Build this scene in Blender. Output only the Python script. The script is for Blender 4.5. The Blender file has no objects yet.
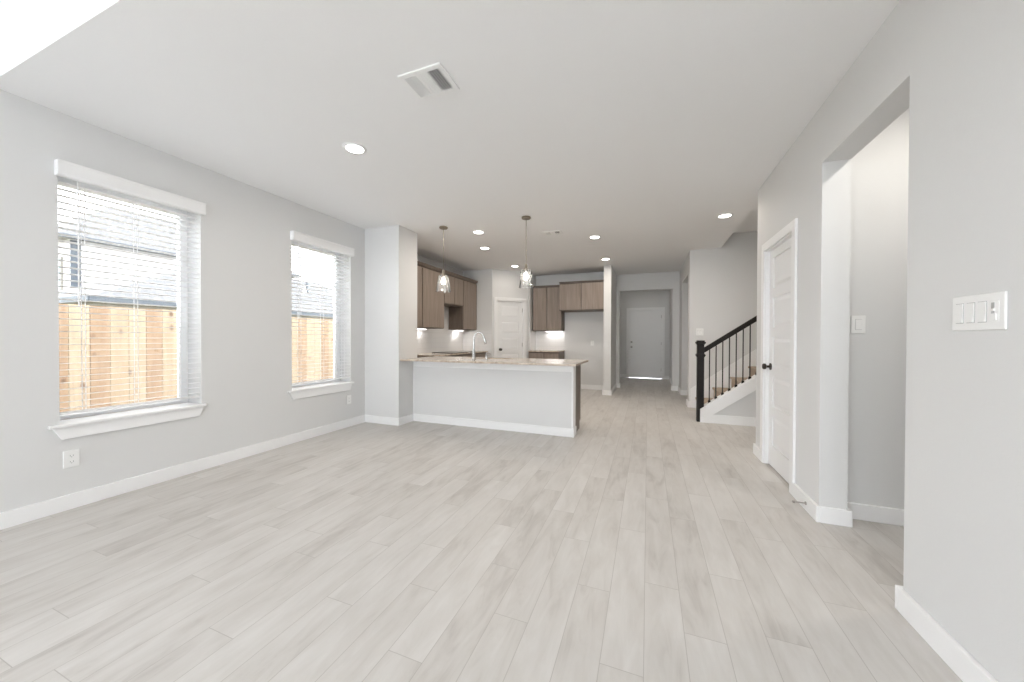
import bpy, bmesh, math, random
from mathutils import Vector, Matrix
S = bpy.context.scene
COL = S.collection
rnd = random.Random(7)
PI = math.pi

# ---------------------------------------------------------------- camera
cd = bpy.data.cameras.new('camera')
cam = bpy.data.objects.new('camera', cd); COL.objects.link(cam)
F, YAW, PITCH, ROLL, EYE = 353.15, .3669, -.0088, .0029, 1.204
cd.sensor_fit = 'HORIZONTAL'; cd.sensor_width = 36; cd.lens = 36 * F / 1024
cd.clip_start = .05; cd.clip_end = 200
fw = Vector((-math.sin(YAW) * math.cos(PITCH), math.cos(YAW) * math.cos(PITCH), math.sin(PITCH)))
rt = Vector((math.cos(YAW), math.sin(YAW), 0)); up = rt.cross(fw)
r2 = rt * math.cos(ROLL) + up * math.sin(ROLL); u2 = up * math.cos(ROLL) - rt * math.sin(ROLL)
M = Matrix((r2, u2, -fw)).transposed().to_4x4(); M.translation = (0, 0, EYE)
cam.matrix_world = M
S.camera = cam

# ---------------------------------------------------------------- light and exposure
S.view_settings.view_transform = 'Standard'; S.view_settings.look = 'None'
S.view_settings.gamma = 1; S.view_settings.use_curve_mapping = False
S.view_settings.exposure = 0.83
SKY = 4.9          # overcast sky
DOWN = 4.8         # watts of each recessed lamp
w = bpy.data.worlds.new('sky'); S.world = w; w.use_nodes = True
nt = w.node_tree; nt.nodes.clear()
bg = nt.nodes.new('ShaderNodeBackground'); wo = nt.nodes.new('ShaderNodeOutputWorld')
tc = nt.nodes.new('ShaderNodeTexCoord'); sep = nt.nodes.new('ShaderNodeSeparateXYZ')
cr = nt.nodes.new('ShaderNodeValToRGB')
nt.links.new(tc.outputs['Generated'], sep.inputs[0]); nt.links.new(sep.outputs[2], cr.inputs[0])
cr.color_ramp.elements[0].color = (.91, .955, 1, 1); cr.color_ramp.elements[1].color = (.86, .92, 1, 1)
nt.links.new(cr.outputs[0], bg.inputs[0]); bg.inputs[1].default_value = SKY
nt.links.new(bg.outputs[0], wo.inputs[0])

# ---------------------------------------------------------------- materials
def new_mat(name):
    m = bpy.data.materials.new(name); m.use_nodes = True
    return m, m.node_tree, m.node_tree.nodes['Principled BSDF']
def N(nt, t, **kw):
    n = nt.nodes.new(t)
    for k, v in kw.items(): setattr(n, k, v)
    return n
def plain(name, col, rough=.5, metal=0, noise=0, nscale=(20, 20, 20), bump=0, spec=None, coat=0):
    m, nt, b = new_mat(name)
    b.inputs['Roughness'].default_value = rough; b.inputs['Metallic'].default_value = metal
    if spec is not None: b.inputs['Specular IOR Level'].default_value = spec
    if coat: b.inputs['Coat Weight'].default_value = coat; b.inputs['Coat Roughness'].default_value = .1
    tc = N(nt, 'ShaderNodeTexCoord'); mp = N(nt, 'ShaderNodeMapping'); mp.inputs['Scale'].default_value = nscale
    nz = N(nt, 'ShaderNodeTexNoise'); nz.inputs['Scale'].default_value = 1; nz.inputs['Detail'].default_value = 4
    nt.links.new(tc.outputs['Object'], mp.inputs[0]); nt.links.new(mp.outputs[0], nz.inputs[0])
    r = N(nt, 'ShaderNodeValToRGB')
    r.color_ramp.elements[0].position = .3; r.color_ramp.elements[1].position = .7
    k0, k1 = 1 - noise, 1 + noise
    r.color_ramp.elements[0].color = tuple(min(1, c * k0) for c in col) + (1,)
    r.color_ramp.elements[1].color = tuple(min(1, c * k1) for c in col) + (1,)
    nt.links.new(nz.outputs[0], r.inputs[0]); nt.links.new(r.outputs[0], b.inputs['Base Color'])
    if bump:
        bp = N(nt, 'ShaderNodeBump'); bp.inputs['Strength'].default_value = bump; bp.inputs['Distance'].default_value = .002
        nt.links.new(nz.outputs[0], bp.inputs['Height']); nt.links.new(bp.outputs[0], b.inputs['Normal'])
    return m
def emit(name, col, strength):
    m, nt, b = new_mat(name)
    b.inputs['Base Color'].default_value = (.8, .8, .8, 1)
    b.inputs['Emission Color'].default_value = tuple(col) + (1,)
    b.inputs['Emission Strength'].default_value = strength
    return m
def glass_mat(name, tint=(1, 1, 1), refl=.06, haze=0):
    m, nt, b = new_mat(name); nt.nodes.remove(b)
    out = nt.nodes['Material Output']; mx = N(nt, 'ShaderNodeMixShader')
    tr = N(nt, 'ShaderNodeBsdfTransparent'); gl = N(nt, 'ShaderNodeBsdfGlossy')
    tr.inputs[0].default_value = tuple(tint) + (1,); gl.inputs['Roughness'].default_value = .02
    fr = N(nt, 'ShaderNodeFresnel'); fr.inputs[0].default_value = 1.3
    mt = N(nt, 'ShaderNodeMath', operation='ADD'); mt.inputs[1].default_value = refl; mt.use_clamp = True
    nt.links.new(fr.outputs[0], mt.inputs[0]); nt.links.new(mt.outputs[0], mx.inputs[0])
    nt.links.new(tr.outputs[0], mx.inputs[1]); nt.links.new(gl.outputs[0], mx.inputs[2])
    last = mx.outputs[0]
    if haze:                                   # seeded glass scatters a little
        df = N(nt, 'ShaderNodeBsdfTranslucent'); d2 = N(nt, 'ShaderNodeBsdfDiffuse'); a = N(nt, 'ShaderNodeAddShader'); m3 = N(nt, 'ShaderNodeMixShader')
        df.inputs[0].default_value = (.5, .5, .5, 1); d2.inputs[0].default_value = (.5, .5, .5, 1)
        nt.links.new(df.outputs[0], a.inputs[0]); nt.links.new(d2.outputs[0], a.inputs[1]); m3.inputs[0].default_value = haze
        nt.links.new(last, m3.inputs[1]); nt.links.new(a.outputs[0], m3.inputs[2]); last = m3.outputs[0]
    nt.links.new(last, out.inputs['Surface'])
    return m
def wood(name, c0, c1, axis=2, rough=.45, sc=1.0):
    m, nt, b = new_mat(name); b.inputs['Roughness'].default_value = rough
    tc = N(nt, 'ShaderNodeTexCoord'); mp = N(nt, 'ShaderNodeMapping')
    s = [28 * sc, 28 * sc, 28 * sc]; s[axis] = 1.6 * sc; mp.inputs['Scale'].default_value = s
    nz = N(nt, 'ShaderNodeTexNoise'); nz.inputs['Scale'].default_value = 1.2; nz.inputs['Detail'].default_value = 6
    nz.inputs['Distortion'].default_value = .6
    r = N(nt, 'ShaderNodeValToRGB'); r.color_ramp.elements[0].position = .3; r.color_ramp.elements[1].position = .72
    r.color_ramp.elements[0].color = tuple(c0) + (1,); r.color_ramp.elements[1].color = tuple(c1) + (1,)
    nt.links.new(tc.outputs['Object'], mp.inputs[0]); nt.links.new(mp.outputs[0], nz.inputs[0])
    nt.links.new(nz.outputs[0], r.inputs[0]); nt.links.new(r.outputs[0], b.inputs['Base Color'])
    return m
def plank_floor():
    m, nt, b = new_mat('wood_look_plank_tile'); L = nt.links.new
    tc = N(nt, 'ShaderNodeTexCoord'); sp = N(nt, 'ShaderNodeSeparateXYZ'); L(tc.outputs['Object'], sp.inputs[0])
    def mth(op, a, bb=None, c=None):
        n = N(nt, 'ShaderNodeMath', operation=op)
        for i, v in enumerate((a, bb, c)):
            if v is None: continue
            if isinstance(v, (int, float)): n.inputs[i].default_value = v
            else: L(v, n.inputs[i])
        return n.outputs[0]
    W, LEN = .153, 1.0
    xs = mth('DIVIDE', mth('ADD', sp.outputs[0], .007), W); ix = mth('FLOOR', xs); fx = mth('FRACT', xs)
    off = mth('MULTIPLY', ix, .37)
    wn0 = N(nt, 'ShaderNodeTexWhiteNoise', noise_dimensions='1D'); L(ix, wn0.inputs['W'])
    off = mth('ADD', off, mth('MULTIPLY', wn0.outputs[0], .25))
    ys = mth('ADD', mth('DIVIDE', sp.outputs[1], LEN), off); iy = mth('FLOOR', ys); fy = mth('FRACT', ys)
    cb = N(nt, 'ShaderNodeCombineXYZ'); L(ix, cb.inputs[0]); L(iy, cb.inputs[1])
    wn = N(nt, 'ShaderNodeTexWhiteNoise', noise_dimensions='3D'); L(cb.outputs[0], wn.inputs[0])
    # grain streaks, shifted for every plank
    gx = mth('ADD', mth('MULTIPLY', sp.outputs[0], 17), mth('MULTIPLY', wn.outputs[0], 50))
    gy = mth('ADD', mth('MULTIPLY', sp.outputs[1], 3.2), mth('MULTIPLY', wn.outputs[0], 91))
    c2 = N(nt, 'ShaderNodeCombineXYZ'); L(gx, c2.inputs[0]); L(gy, c2.inputs[1])
    n1 = N(nt, 'ShaderNodeTexNoise'); n1.inputs['Scale'].default_value = 1; n1.inputs['Detail'].default_value = 9
    n1.inputs['Roughness'].default_value = .62; n1.inputs['Distortion'].default_value = .8; L(c2.outputs[0], n1.inputs[0])
    # broad cloudy blotches
    gx2 = mth('ADD', mth('MULTIPLY', sp.outputs[0], 7), mth('MULTIPLY', wn.outputs[0], 33))
    gy2 = mth('ADD', mth('MULTIPLY', sp.outputs[1], 2.4), mth('MULTIPLY', wn.outputs[0], 17))
    c3 = N(nt, 'ShaderNodeCombineXYZ'); L(gx2, c3.inputs[0]); L(gy2, c3.inputs[1])
    n2 = N(nt, 'ShaderNodeTexNoise'); n2.inputs['Scale'].default_value = 1; n2.inputs['Detail'].default_value = 3; L(c3.outputs[0], n2.inputs[0])
    mr = N(nt, 'ShaderNodeMapRange'); mr.inputs[1].default_value = .25; mr.inputs[2].default_value = .75
    L(n1.outputs[0], mr.inputs[0])
    mr2 = N(nt, 'ShaderNodeMapRange'); mr2.inputs[1].default_value = .3; mr2.inputs[2].default_value = .7
    L(n2.outputs[0], mr2.inputs[0])
    v = mth('ADD', mth('MULTIPLY', mr.outputs[0], .45), mth('ADD', mth('MULTIPLY', mr2.outputs[0], .30), mth('MULTIPLY', wn.outputs[0], .27)))
    r = N(nt, 'ShaderNodeValToRGB'); e = r.color_ramp.elements
    e[0].position = .12; e[0].color = FLOOR_C[0] + (1,)
    e[1].position = .78; e[1].color = FLOOR_C[2] + (1,)
    k = e.new(.42); k.color = FLOOR_C[1] + (1,)
    L(v, r.inputs[0])
    # joints
    ex = mth('MINIMUM', fx, mth('SUBTRACT', 1, fx)); ey = mth('MINIMUM', fy, mth('SUBTRACT', 1, fy))
    jx = mth('LESS_THAN', ex, .0014 / W); jy = mth('LESS_THAN', ey, .0014 / LEN); j = mth('MAXIMUM', jx, jy)
    mx = N(nt, 'ShaderNodeMix', data_type='RGBA'); L(mth('MULTIPLY', j, .75), mx.inputs[0]); L(r.outputs[0], mx.inputs[6])
    mx.inputs[7].default_value = (.42, .39, .36, 1); L(mx.outputs[2], b.inputs['Base Color'])
    ro = mth('ADD', mth('MULTIPLY', mr2.outputs[0], .1), .38); L(ro, b.inputs['Roughness'])
    b.inputs['Specular IOR Level'].default_value = .4
    bp = N(nt, 'ShaderNodeBump'); bp.inputs['Strength'].default_value = .25; bp.inputs['Distance'].default_value = .001
    L(mth('SUBTRACT', mth('MULTIPLY', mr.outputs[0], .3), j), bp.inputs['Height']); L(bp.outputs[0], b.inputs['Normal'])
    return m
def granite():
    m, nt, b = new_mat('beige_granite'); L = nt.links.new
    b.inputs['Roughness'].default_value = .12
    tc = N(nt, 'ShaderNodeTexCoord')
    v = N(nt, 'ShaderNodeTexVoronoi'); v.inputs['Scale'].default_value = 90; L(tc.outputs['Object'], v.inputs[0])
    n = N(nt, 'ShaderNodeTexNoise'); n.inputs['Scale'].default_value = 14; n.inputs['Detail'].default_value = 8; n.inputs['Roughness'].default_value = .75
    L(tc.outputs['Object'], n.inputs[0])
    r = N(nt, 'ShaderNodeValToRGB'); e = r.color_ramp.elements
    e[0].position = .3; e[0].color = (.20, .145, .11, 1); e[1].position = .68; e[1].color = (.78, .72, .64, 1)
    k = e.new(.47); k.color = (.56, .47, .38, 1); L(n.outputs[0], r.inputs[0])
    r2 = N(nt, 'ShaderNodeValToRGB'); r2.color_ramp.elements[0].color = (.55, .5, .45, 1); r2.color_ramp.elements[0].position = .0
    r2.color_ramp.elements[1].color = (1, 1, 1, 1); r2.color_ramp.elements[1].position = .35
    L(v.outputs['Color'], r2.inputs[0])
    mx = N(nt, 'ShaderNodeMix', data_type='RGBA', blend_type='MULTIPLY'); mx.inputs[0].default_value = .6
    L(r.outputs[0], mx.inputs[6]); L(r2.outputs[0], mx.inputs[7]); L(mx.outputs[2], b.inputs['Base Color'])
    return m
def brick_like(name, c1, c2, mortar, bw, rh, ms, axes, rough=.4, noise=0, offset=.5):
    """grid of tiles, shingles or siding; axes says which coordinates run along and up"""
    m, nt, b = new_mat(name); L = nt.links.new; b.inputs['Roughness'].default_value = rough
    tc = N(nt, 'ShaderNodeTexCoord'); sp = N(nt, 'ShaderNodeSeparateXYZ'); cb = N(nt, 'ShaderNodeCombineXYZ')
    L(tc.outputs['Object'], sp.inputs[0])
    if axes[0] == 3:
        ad = N(nt, 'ShaderNodeMath', operation='ADD'); L(sp.outputs[0], ad.inputs[0]); L(sp.outputs[1], ad.inputs[1]); L(ad.outputs[0], cb.inputs[0])
    else: L(sp.outputs[axes[0]], cb.inputs[0])
    L(sp.outputs[axes[1]], cb.inputs[1])
    bk = N(nt, 'ShaderNodeTexBrick'); bk.offset = offset
    bk.inputs['Scale'].default_value = 1; bk.inputs['Brick Width'].default_value = bw; bk.inputs['Row Height'].default_value = rh
    bk.inputs['Mortar Size'].default_value = ms; bk.inputs['Mortar Smooth'].default_value = .1
    for k, c in (('Color1', c1), ('Color2', c2), ('Mortar', mortar)): bk.inputs[k].default_value = tuple(c) + (1,)
    L(cb.outputs[0], bk.inputs[0]); L(bk.outputs[0], b.inputs['Base Color'])
    return m
def fence_wood():
    m, nt, b = new_mat('new_cedar_picket'); L = nt.links.new; b.inputs['Roughness'].default_value = .8
    tc = N(nt, 'ShaderNodeTexCoord'); sp = N(nt, 'ShaderNodeSeparateXYZ'); L(tc.outputs['Object'], sp.inputs[0])
    d = N(nt, 'ShaderNodeMath', operation='DIVIDE'); L(sp.outputs[1], d.inputs[0]); d.inputs[1].default_value = .145
    fl = N(nt, 'ShaderNodeMath', operation='FLOOR'); L(d.outputs[0], fl.inputs[0])
    wn = N(nt, 'ShaderNodeTexWhiteNoise', noise_dimensions='1D'); L(fl.outputs[0], wn.inputs['W'])
    r = N(nt, 'ShaderNodeValToRGB'); e = r.color_ramp.elements
    e[0].position = .14; e[0].color = FENCE[0] + (1,); e[1].position = .24; e[1].color = FENCE[1] + (1,)
    k = e.new(.95); k.color = FENCE[2] + (1,); L(wn.outputs[0], r.inputs[0])
    mp = N(nt, 'ShaderNodeMapping'); mp.inputs['Scale'].default_value = (20, 20, 2)
    nz = N(nt, 'ShaderNodeTexNoise'); nz.inputs['Scale'].default_value = 1; nz.inputs['Detail'].default_value = 5; nz.inputs['Distortion'].default_value = 1
    L(tc.outputs['Object'], mp.inputs[0]); L(mp.outputs[0], nz.inputs[0])
    r2 = N(nt, 'ShaderNodeValToRGB'); r2.color_ramp.elements[0].position = .3; r2.color_ramp.elements[0].color = (.72, .62, .55, 1)
    r2.color_ramp.elements[1].position = .62; r2.color_ramp.elements[1].color = (1, 1, 1, 1); L(nz.outputs[0], r2.inputs[0])
    mx = N(nt, 'ShaderNodeMix', data_type='RGBA', blend_type='MULTIPLY'); mx.inputs[0].default_value = .6
    L(r.outputs[0], mx.inputs[6]); L(r2.outputs[0], mx.inputs[7])
    # knots
    mp2 = N(nt, 'ShaderNodeMapping'); mp2.inputs['Scale'].default_value = (1, 6, 3.4)
    vo = N(nt, 'ShaderNodeTexVoronoi'); vo.inputs['Scale'].default_value = 1; L(tc.outputs['Object'], mp2.inputs[0]); L(mp2.outputs[0], vo.inputs[0])
    r3 = N(nt, 'ShaderNodeValToRGB'); r3.color_ramp.elements[0].position = .07; r3.color_ramp.elements[0].color = (.28, .16, .1, 1)
    r3.color_ramp.elements[1].position = .15; r3.color_ramp.elements[1].color = (1, 1, 1, 1); L(vo.outputs['Distance'], r3.inputs[0])
    m2 = N(nt, 'ShaderNodeMix', data_type='RGBA', blend_type='MULTIPLY'); m2.inputs[0].default_value = .85
    L(mx.outputs[2], m2.inputs[6]); L(r3.outputs[0], m2.inputs[7]); L(m2.outputs[2], b.inputs['Base Color'])
    return m

FLOOR_C = [(.465, .435, .405), (.60, .573, .54), (.68, .658, .63)]
FENCE = [(.40, .27, .165), (.47, .355, .23), (.53, .42, .29)]
PAINT = plain('grey_wall_paint', (.765, .765, .76), .75, noise=.004, nscale=(160, 160, 160), bump=.25, spec=.25)
CEILP = plain('ceiling_paint', (.93, .93, .93), .9, noise=.004, nscale=(120, 120, 120), bump=.25, spec=.1)
TRIM = plain('white_trim_paint', (.93, .93, .93), .4, noise=.003)
DOORP = plain('white_door_paint', (.90, .90, .90), .42, noise=.003)
PLAST = plain('white_plastic', (.93, .93, .92), .35, noise=.003)
GREYPL = plain('grey_switch_gap', (.50, .50, .50), .5)
DARKG = plain('dark_gap', (.05, .05, .05), .7)
SLAT = plain('white_blind_slat', (.92, .92, .92), .5, noise=.004)
VINYL = plain('white_vinyl', (.92, .93, .94), .45)
FLOORM = plank_floor(); GRAN = granite()
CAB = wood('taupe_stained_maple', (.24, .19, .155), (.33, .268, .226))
CABD = wood('taupe_maple_shaded', (.13, .10, .08), (.18, .14, .115))  # darker copy of the cabinet stain, shade of the door reveals put into the colour
TILE = brick_like('white_wall_tile', (.84, .84, .84), (.82, .82, .825), (.74, .74, .74), .30, .10, .0025, (3, 2), rough=.18)
STEEL = plain('brushed_nickel', (.50, .48, .46), .28, 1)
CHROME = plain('chrome', (.58, .58, .58), .14, 1)
BRONZE = plain('dark_bronze', (.06, .05, .045), .35, .8)
BRASSN = plain('aged_nickel', (.30, .26, .21), .35, .9)
BLACKM = plain('satin_black_wood', (.012, .009, .008), .4, noise=.2, spec=.25)
IRON = plain('black_iron', (.02, .018, .016), .45, .5)
GLASS = glass_mat('window_glass'); SHADE = glass_mat('clear_shade_glass', (.99, .99, .99), .05, .05)
BLKGL = plain('black_ceramic_glass', (.02, .02, .02), .1)
CARPET = plain('beige_stair_carpet', (.46, .375, .30), .95, noise=.12, nscale=(90, 90, 90), bump=.6, spec=.1)
LENS = emit('lit_lamp_lens', (1, .97, .92), 9)
BULB = emit('lit_bulb', (1, .93, .82), 14)
LED = emit('lit_under_cabinet_strip', (1, .97, .93), 3.5)
DIRT = plain('dry_grass_ground', (.22, .20, .12), .95, noise=.3, nscale=(6, 6, 6), bump=.3)
FENCEM = fence_wood()
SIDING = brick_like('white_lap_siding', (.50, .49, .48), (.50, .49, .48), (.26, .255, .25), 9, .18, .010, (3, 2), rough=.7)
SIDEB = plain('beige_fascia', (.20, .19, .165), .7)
DKTRIM = plain('slate_blue_trim', (.05, .062, .075), .6)
SHING = brick_like('pale_grey_shingles', (.115, .112, .11), (.10, .098, .096), (.075, .073, .072), .3, .14, .012, (1, 2), rough=.9)
PGLASS = plain('far_window_glass', (.30, .40, .42), .1)
ALU = plain('bright_aluminium', (.8, .8, .8), .25, .6)

# ---------------------------------------------------------------- mesh helpers
class MB:
    def __init__(s): s.bm = bmesh.new()
    def box(s, x0, x1, y0, y1, z0, z1, mat=None):
        vs = [s.bm.verts.new((x, y, z)) for x in (x0, x1) for y in (y0, y1) for z in (z0, z1)]
        if mat is not None:
            for v in vs: v.co = mat @ v.co
        for f in ((0, 1, 3, 2), (4, 6, 7, 5), (0, 4, 5, 1), (2, 3, 7, 6), (0, 2, 6, 4), (1, 5, 7, 3)):
            s.bm.faces.new([vs[i] for i in f])
        return s
    def prism(s, pts, axis, a, b):
        """pts: 2-D outline in the plane across axis; extruded from a to b"""
        def P(p, h):
            return {0: (h, p[0], p[1]), 1: (p[0], h, p[1]), 2: (p[0], p[1], h)}[axis]
        A = [s.bm.verts.new(P(p, a)) for p in pts]; B = [s.bm.verts.new(P(p, b)) for p in pts]
        n = len(pts); s.bm.faces.new(A[::-1]); s.bm.faces.new(B)
        for i in range(n): s.bm.faces.new((A[i], A[(i + 1) % n], B[(i + 1) % n], B[i]))
        return s
    def lathe(s, prof, c=(0, 0, 0), axis=2, n=24, closed=False):
        """prof: list of (radius, height)"""
        rings = []
        for r, h in prof:
            ring = []
            for i in range(n):
                a = 2 * PI * i / n; u, v = r * math.cos(a), r * math.sin(a)
                p = {2: (u, v, h), 0: (h, u, v), 1: (u, h, v)}[axis]
                ring.append(s.bm.verts.new((c[0] + p[0], c[1] + p[1], c[2] + p[2])))
            rings.append(ring)
        for a, b in zip(rings, rings[1:]):
            for i in range(n): s.bm.faces.new((a[i], a[(i + 1) % n], b[(i + 1) % n], b[i]))
        if not closed:
            s.bm.faces.new(rings[0][::-1]); s.bm.faces.new(rings[-1])
        else:
            a, b = rings[-1], rings[0]
            for i in range(n): s.bm.faces.new((a[i], a[(i + 1) % n], b[(i + 1) % n], b[i]))
        return s
    def tube(s, pts, r, n=12):
        pts = [Vector(p) for p in pts]; rings = []
        for i, p in enumerate(pts):
            t = (pts[min(i + 1, len(pts) - 1)] - pts[max(i - 1, 0)]).normalized()
            ref = Vector((0, 1, 0)) if abs(t.y) < .9 else Vector((1, 0, 0))
            u = t.cross(ref).normalized(); v = t.cross(u)
            rr = r[i] if isinstance(r, (list, tuple)) else r
            rings.append([s.bm.verts.new(p + (u * math.cos(2 * PI * k / n) + v * math.sin(2 * PI * k / n)) * rr) for k in range(n)])
        for a, b in zip(rings, rings[1:]):
            for k in range(n): s.bm.faces.new((a[k], a[(k + 1) % n], b[(k + 1) % n], b[k]))
        s.bm.faces.new(rings[0][::-1]); s.bm.faces.new(rings[-1])
        return s

def build(name, mb, mat, parent=None, off=(0, 0, 0), bevel=0, smooth=False):
    """link the mesh; vertices were given in world axes, off is the parent's place"""
    bm = mb.bm
    bmesh.ops.translate(bm, verts=bm.verts, vec=[-o for o in off])
    bmesh.ops.recalc_face_normals(bm, faces=bm.faces)
    me = bpy.data.meshes.new(name); bm.to_mesh(me); bm.free()
    if smooth:
        for p in me.polygons: p.use_smooth = True
    me.materials.append(mat)
    o = bpy.data.objects.new(name, me); COL.objects.link(o)
    if parent: o.parent = parent
    if smooth:
        m = o.modifiers.new('edges', 'EDGE_SPLIT'); m.split_angle = math.radians(40)
    if bevel:
        b = o.modifiers.new('bevel', 'BEVEL'); b.width = bevel; b.segments = 2; b.limit_method = 'ANGLE'
    return o
def struct(name, mb, mat, bevel=0):
    o = build(name, mb, mat, bevel=bevel); o['kind'] = 'structure'; return o
class Thing:
    """an Empty at the thing's base; parts given in world axes or, when it turns, in its own axes"""
    def __init__(s, name, label, cat, loc=(0, 0, 0), rz=0, group=None, kind=None, local=False):
        e = bpy.data.objects.new(name, None); COL.objects.link(e); e.location = loc; e.rotation_euler = (0, 0, rz)
        e.empty_display_size = .1
        if label: e['label'] = label; e['category'] = cat
        if group: e['group'] = group
        if kind: e['kind'] = kind
        s.e = e; s.off = (0, 0, 0) if local else tuple(loc)
    def part(s, name, mb, mat, label=None, parent=None, **k):
        o = build(name, mb, mat, parent or s.e, s.off, **k)
        if label: o['label'] = label
        return o
def solo(name, mb, mat, label, cat, group=None, base=(0, 0, 0), **k):
    o = build(name, mb, mat, off=base, **k); o.location = base
    o['label'] = label; o['category'] = cat
    if group: o['group'] = group
    return o
def copy_tree(o, parent=None):
    c = o.copy(); COL.objects.link(c)
    if parent: c.parent = parent
    for ch in [x for x in bpy.data.objects if x.parent == o]: copy_tree(ch, c)
    return c
def area_lamp(name, parent, loc, rot, size, watts, col, size_y=None, shape='DISK', spread=None):
    l = bpy.data.lights.new(name, 'AREA'); l.energy = watts; l.color = col; l.shape = shape; l.size = size
    if size_y: l.size_y = size_y
    if spread: l.spread = spread
    o = bpy.data.objects.new(name, l); COL.objects.link(o); o.parent = parent; o.location = loc; o.rotation_euler = rot
    return o

# ---------------------------------------------------------------- room shell
XL, XR, XT, XC = -3.765, 1.059, 1.207, -3.173
YB, Y1, Y2, YN, YJ, YR = .874, 3.946, 4.262, 2.066, 2.891, 4.349
CE, CH = 2.74, 3.35
XE = 3.1            # far right closing wall
struct('floor', MB().box(-4.15, XE + .12, -4.8, 11.45, -.12, 0), FLOORM)

c = MB()
c.box(-4.15, 1.15, YB, 9.05, CE, CH).box(1.15, XE + .12, YB, 4.99, CE, CH).box(1.15, XE + .12, 6.97, 9.05, CE, CH)
c.box(-4.15, XE + .12, 9.05, 11.45, CE, CH)
struct('ceiling', c, CEILP)
struct('ceiling_upper', MB().box(-4.15, XE + .12, -4.8, YB, CH, CH + .12), CEILP)
struct('ceiling_stairwell', MB().box(1.15, XE + .12, 4.99, 6.86, 2.97, CH), CEILP)

# left wall with its window holes (the two seen, and an unseen pair added for light)
W1 = (1.145, 1.97); W2 = (2.84, 3.69); W3 = (-1.1, -.2); W4 = (-3.3, -2.0)
ZS, ZH = .60, 2.36
c = MB(); xo = -4.05
edges = [-4.8, W4[0], W4[1], W3[0], W3[1], W1[0], W1[1], W2[0], W2[1], Y1]
for i in range(0, len(edges), 2): c.box(xo, XL, edges[i], edges[i + 1], 0, CH if edges[i] < YB else CE)
for a, b in (W4, W3, W1, W2):
    top = CH if b < YB else CE
    c.box(xo, XL, a, b, 0, ZS - .02).box(xo, XL, a, b, ZH, top)
struct('wall_left', c, PAINT)
struct('wall_column', MB().box(-4.05, XC, Y1, 4.36, 0, CE), PAINT)
c = MB(); c.box(-4.15, -3.98, 4.36, 7.32, 0, CE)
struct('wall_kitchen_left', c, PAINT)
struct('wall_kitchen_rear', MB().box(-3.98, -3.24, 7.2, 7.32, 0, CE), PAINT)
struct('wall_pantry_side', MB().box(-2.71, -2.60, 7.93, 8.4, 0, CE), PAINT)
struct('wall_back', MB().box(-2.68, -.874, 8.4, 8.52, 0, CE), PAINT)
struct('wall_stub', MB().box(-.874, -.721, 7.667, 8.94, 0, CE), PAINT)
# diagonal pantry wall, in its own axes
DA, DB = Vector((-3.24, 7.2, 0)), Vector((-2.625, 7.90, 0)); DL = (DB - DA).length; DRZ = math.atan2(DB.y - DA.y, DB.x - DA.x)
c = MB(); c.box(0, .12, 0, .11, 0, CE).box(.80, DL, 0, .11, 0, CE).box(.12, .80, 0, .11, 2.045, CE)
o = struct('wall_pantry', c, PAINT); o.location = DA; o.rotation_euler = (0, 0, DRZ)
# far wall with the opening to the foyer
c = MB(); c.box(-.721, -.64, 8.94, 9.05, 0, CE).box(.53, .79, 8.94, 9.05, 0, CE).box(-.64, .53, 8.94, 9.05, 2.35, CE)
struct('wall_far', c, PAINT)
c = MB(); c.box(-.9, -.79, 9.05, 11.4, 0, CE); struct('wall_foyer_left', c, PAINT)
c = MB(); c.box(.60, .72, 9.05, 11.4, 0, CE); struct('wall_foyer_right', c, PAINT)
c = MB(); c.box(-.79, -.53, 11.3, 11.42, 0, CE).box(.39, .6, 11.3, 11.42, 0, CE).box(-.53, .39, 11.3, 11.42, 2.045, CE)
struct('wall_foyer_end', c, PAINT)
# corridor wall with a doorless opening, and the nook behind it
c = MB(); c.box(.676, .79, 8.3, 8.94, 0, CE).box(.676, .79, 6.97, 7.1, 0, CE).box(.676, .79, 7.1, 8.3, 2.37, CE)
struct('wall_corridor', c, PAINT)
struct('wall_nook', MB().box(.79, 1.9, 8.5, 8.6, 0, CE).box(1.9, 2.0, 6.97, 8.6, 0, CE), PAINT)
struct('wall_stair', MB().box(.676, XE, 6.86, 6.97, 0, 3.0), PAINT)
struct('wall_east', MB().box(XE, XE + .12, -4.8, 6.97, 0, CH), PAINT)
# right wall: near piece, header, far piece round the closet door
D1 = (3.36, 4.06)
c = MB()
c.box(XR, XT, -4.8, YB, 0, CH).box(XR, XT, YB, YN, 0, CE).box(XR, XT, YN, YJ, 2.355, CE)
c.box(XR, XT, YJ, D1[0], 0, CE).box(XR, XT, D1[1], YR, 0, CE).box(XR, XT, D1[0], D1[1], 2.045, CE)
struct('wall_right', c, PAINT)
struct('wall_hall_back', MB().box(XT, XE, 3.03, 3.14, 0, CE), PAINT)
struct('wall_hall_front', MB().box(XT, XE, 1.25, 1.36, 0, CE), PAINT)
struct('wall_closet_back', MB().box(XT, XE, YR - .12, YR, 0, CE), PAINT)
# rear wall behind the camera: an unseen row of tall windows, sized to light the room
RW = [(-3.60, -2.20), (-2.08, -.68), (-.56, .84)]; RZ0, RZ1 = .06, 2.72
c = MB(); xs = [XL, RW[0][0], RW[0][1], RW[1][0], RW[1][1], RW[2][0], RW[2][1], XR]
for i in range(0, 8, 2): c.box(xs[i], xs[i + 1], -4.8, -4.65, 0, CH)
for a, b in RW: c.box(a, b, -4.8, -4.65, 0, RZ0).box(a, b, -4.8, -4.65, RZ1, CH)
struct('wall_rear', c, PAINT)

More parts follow.
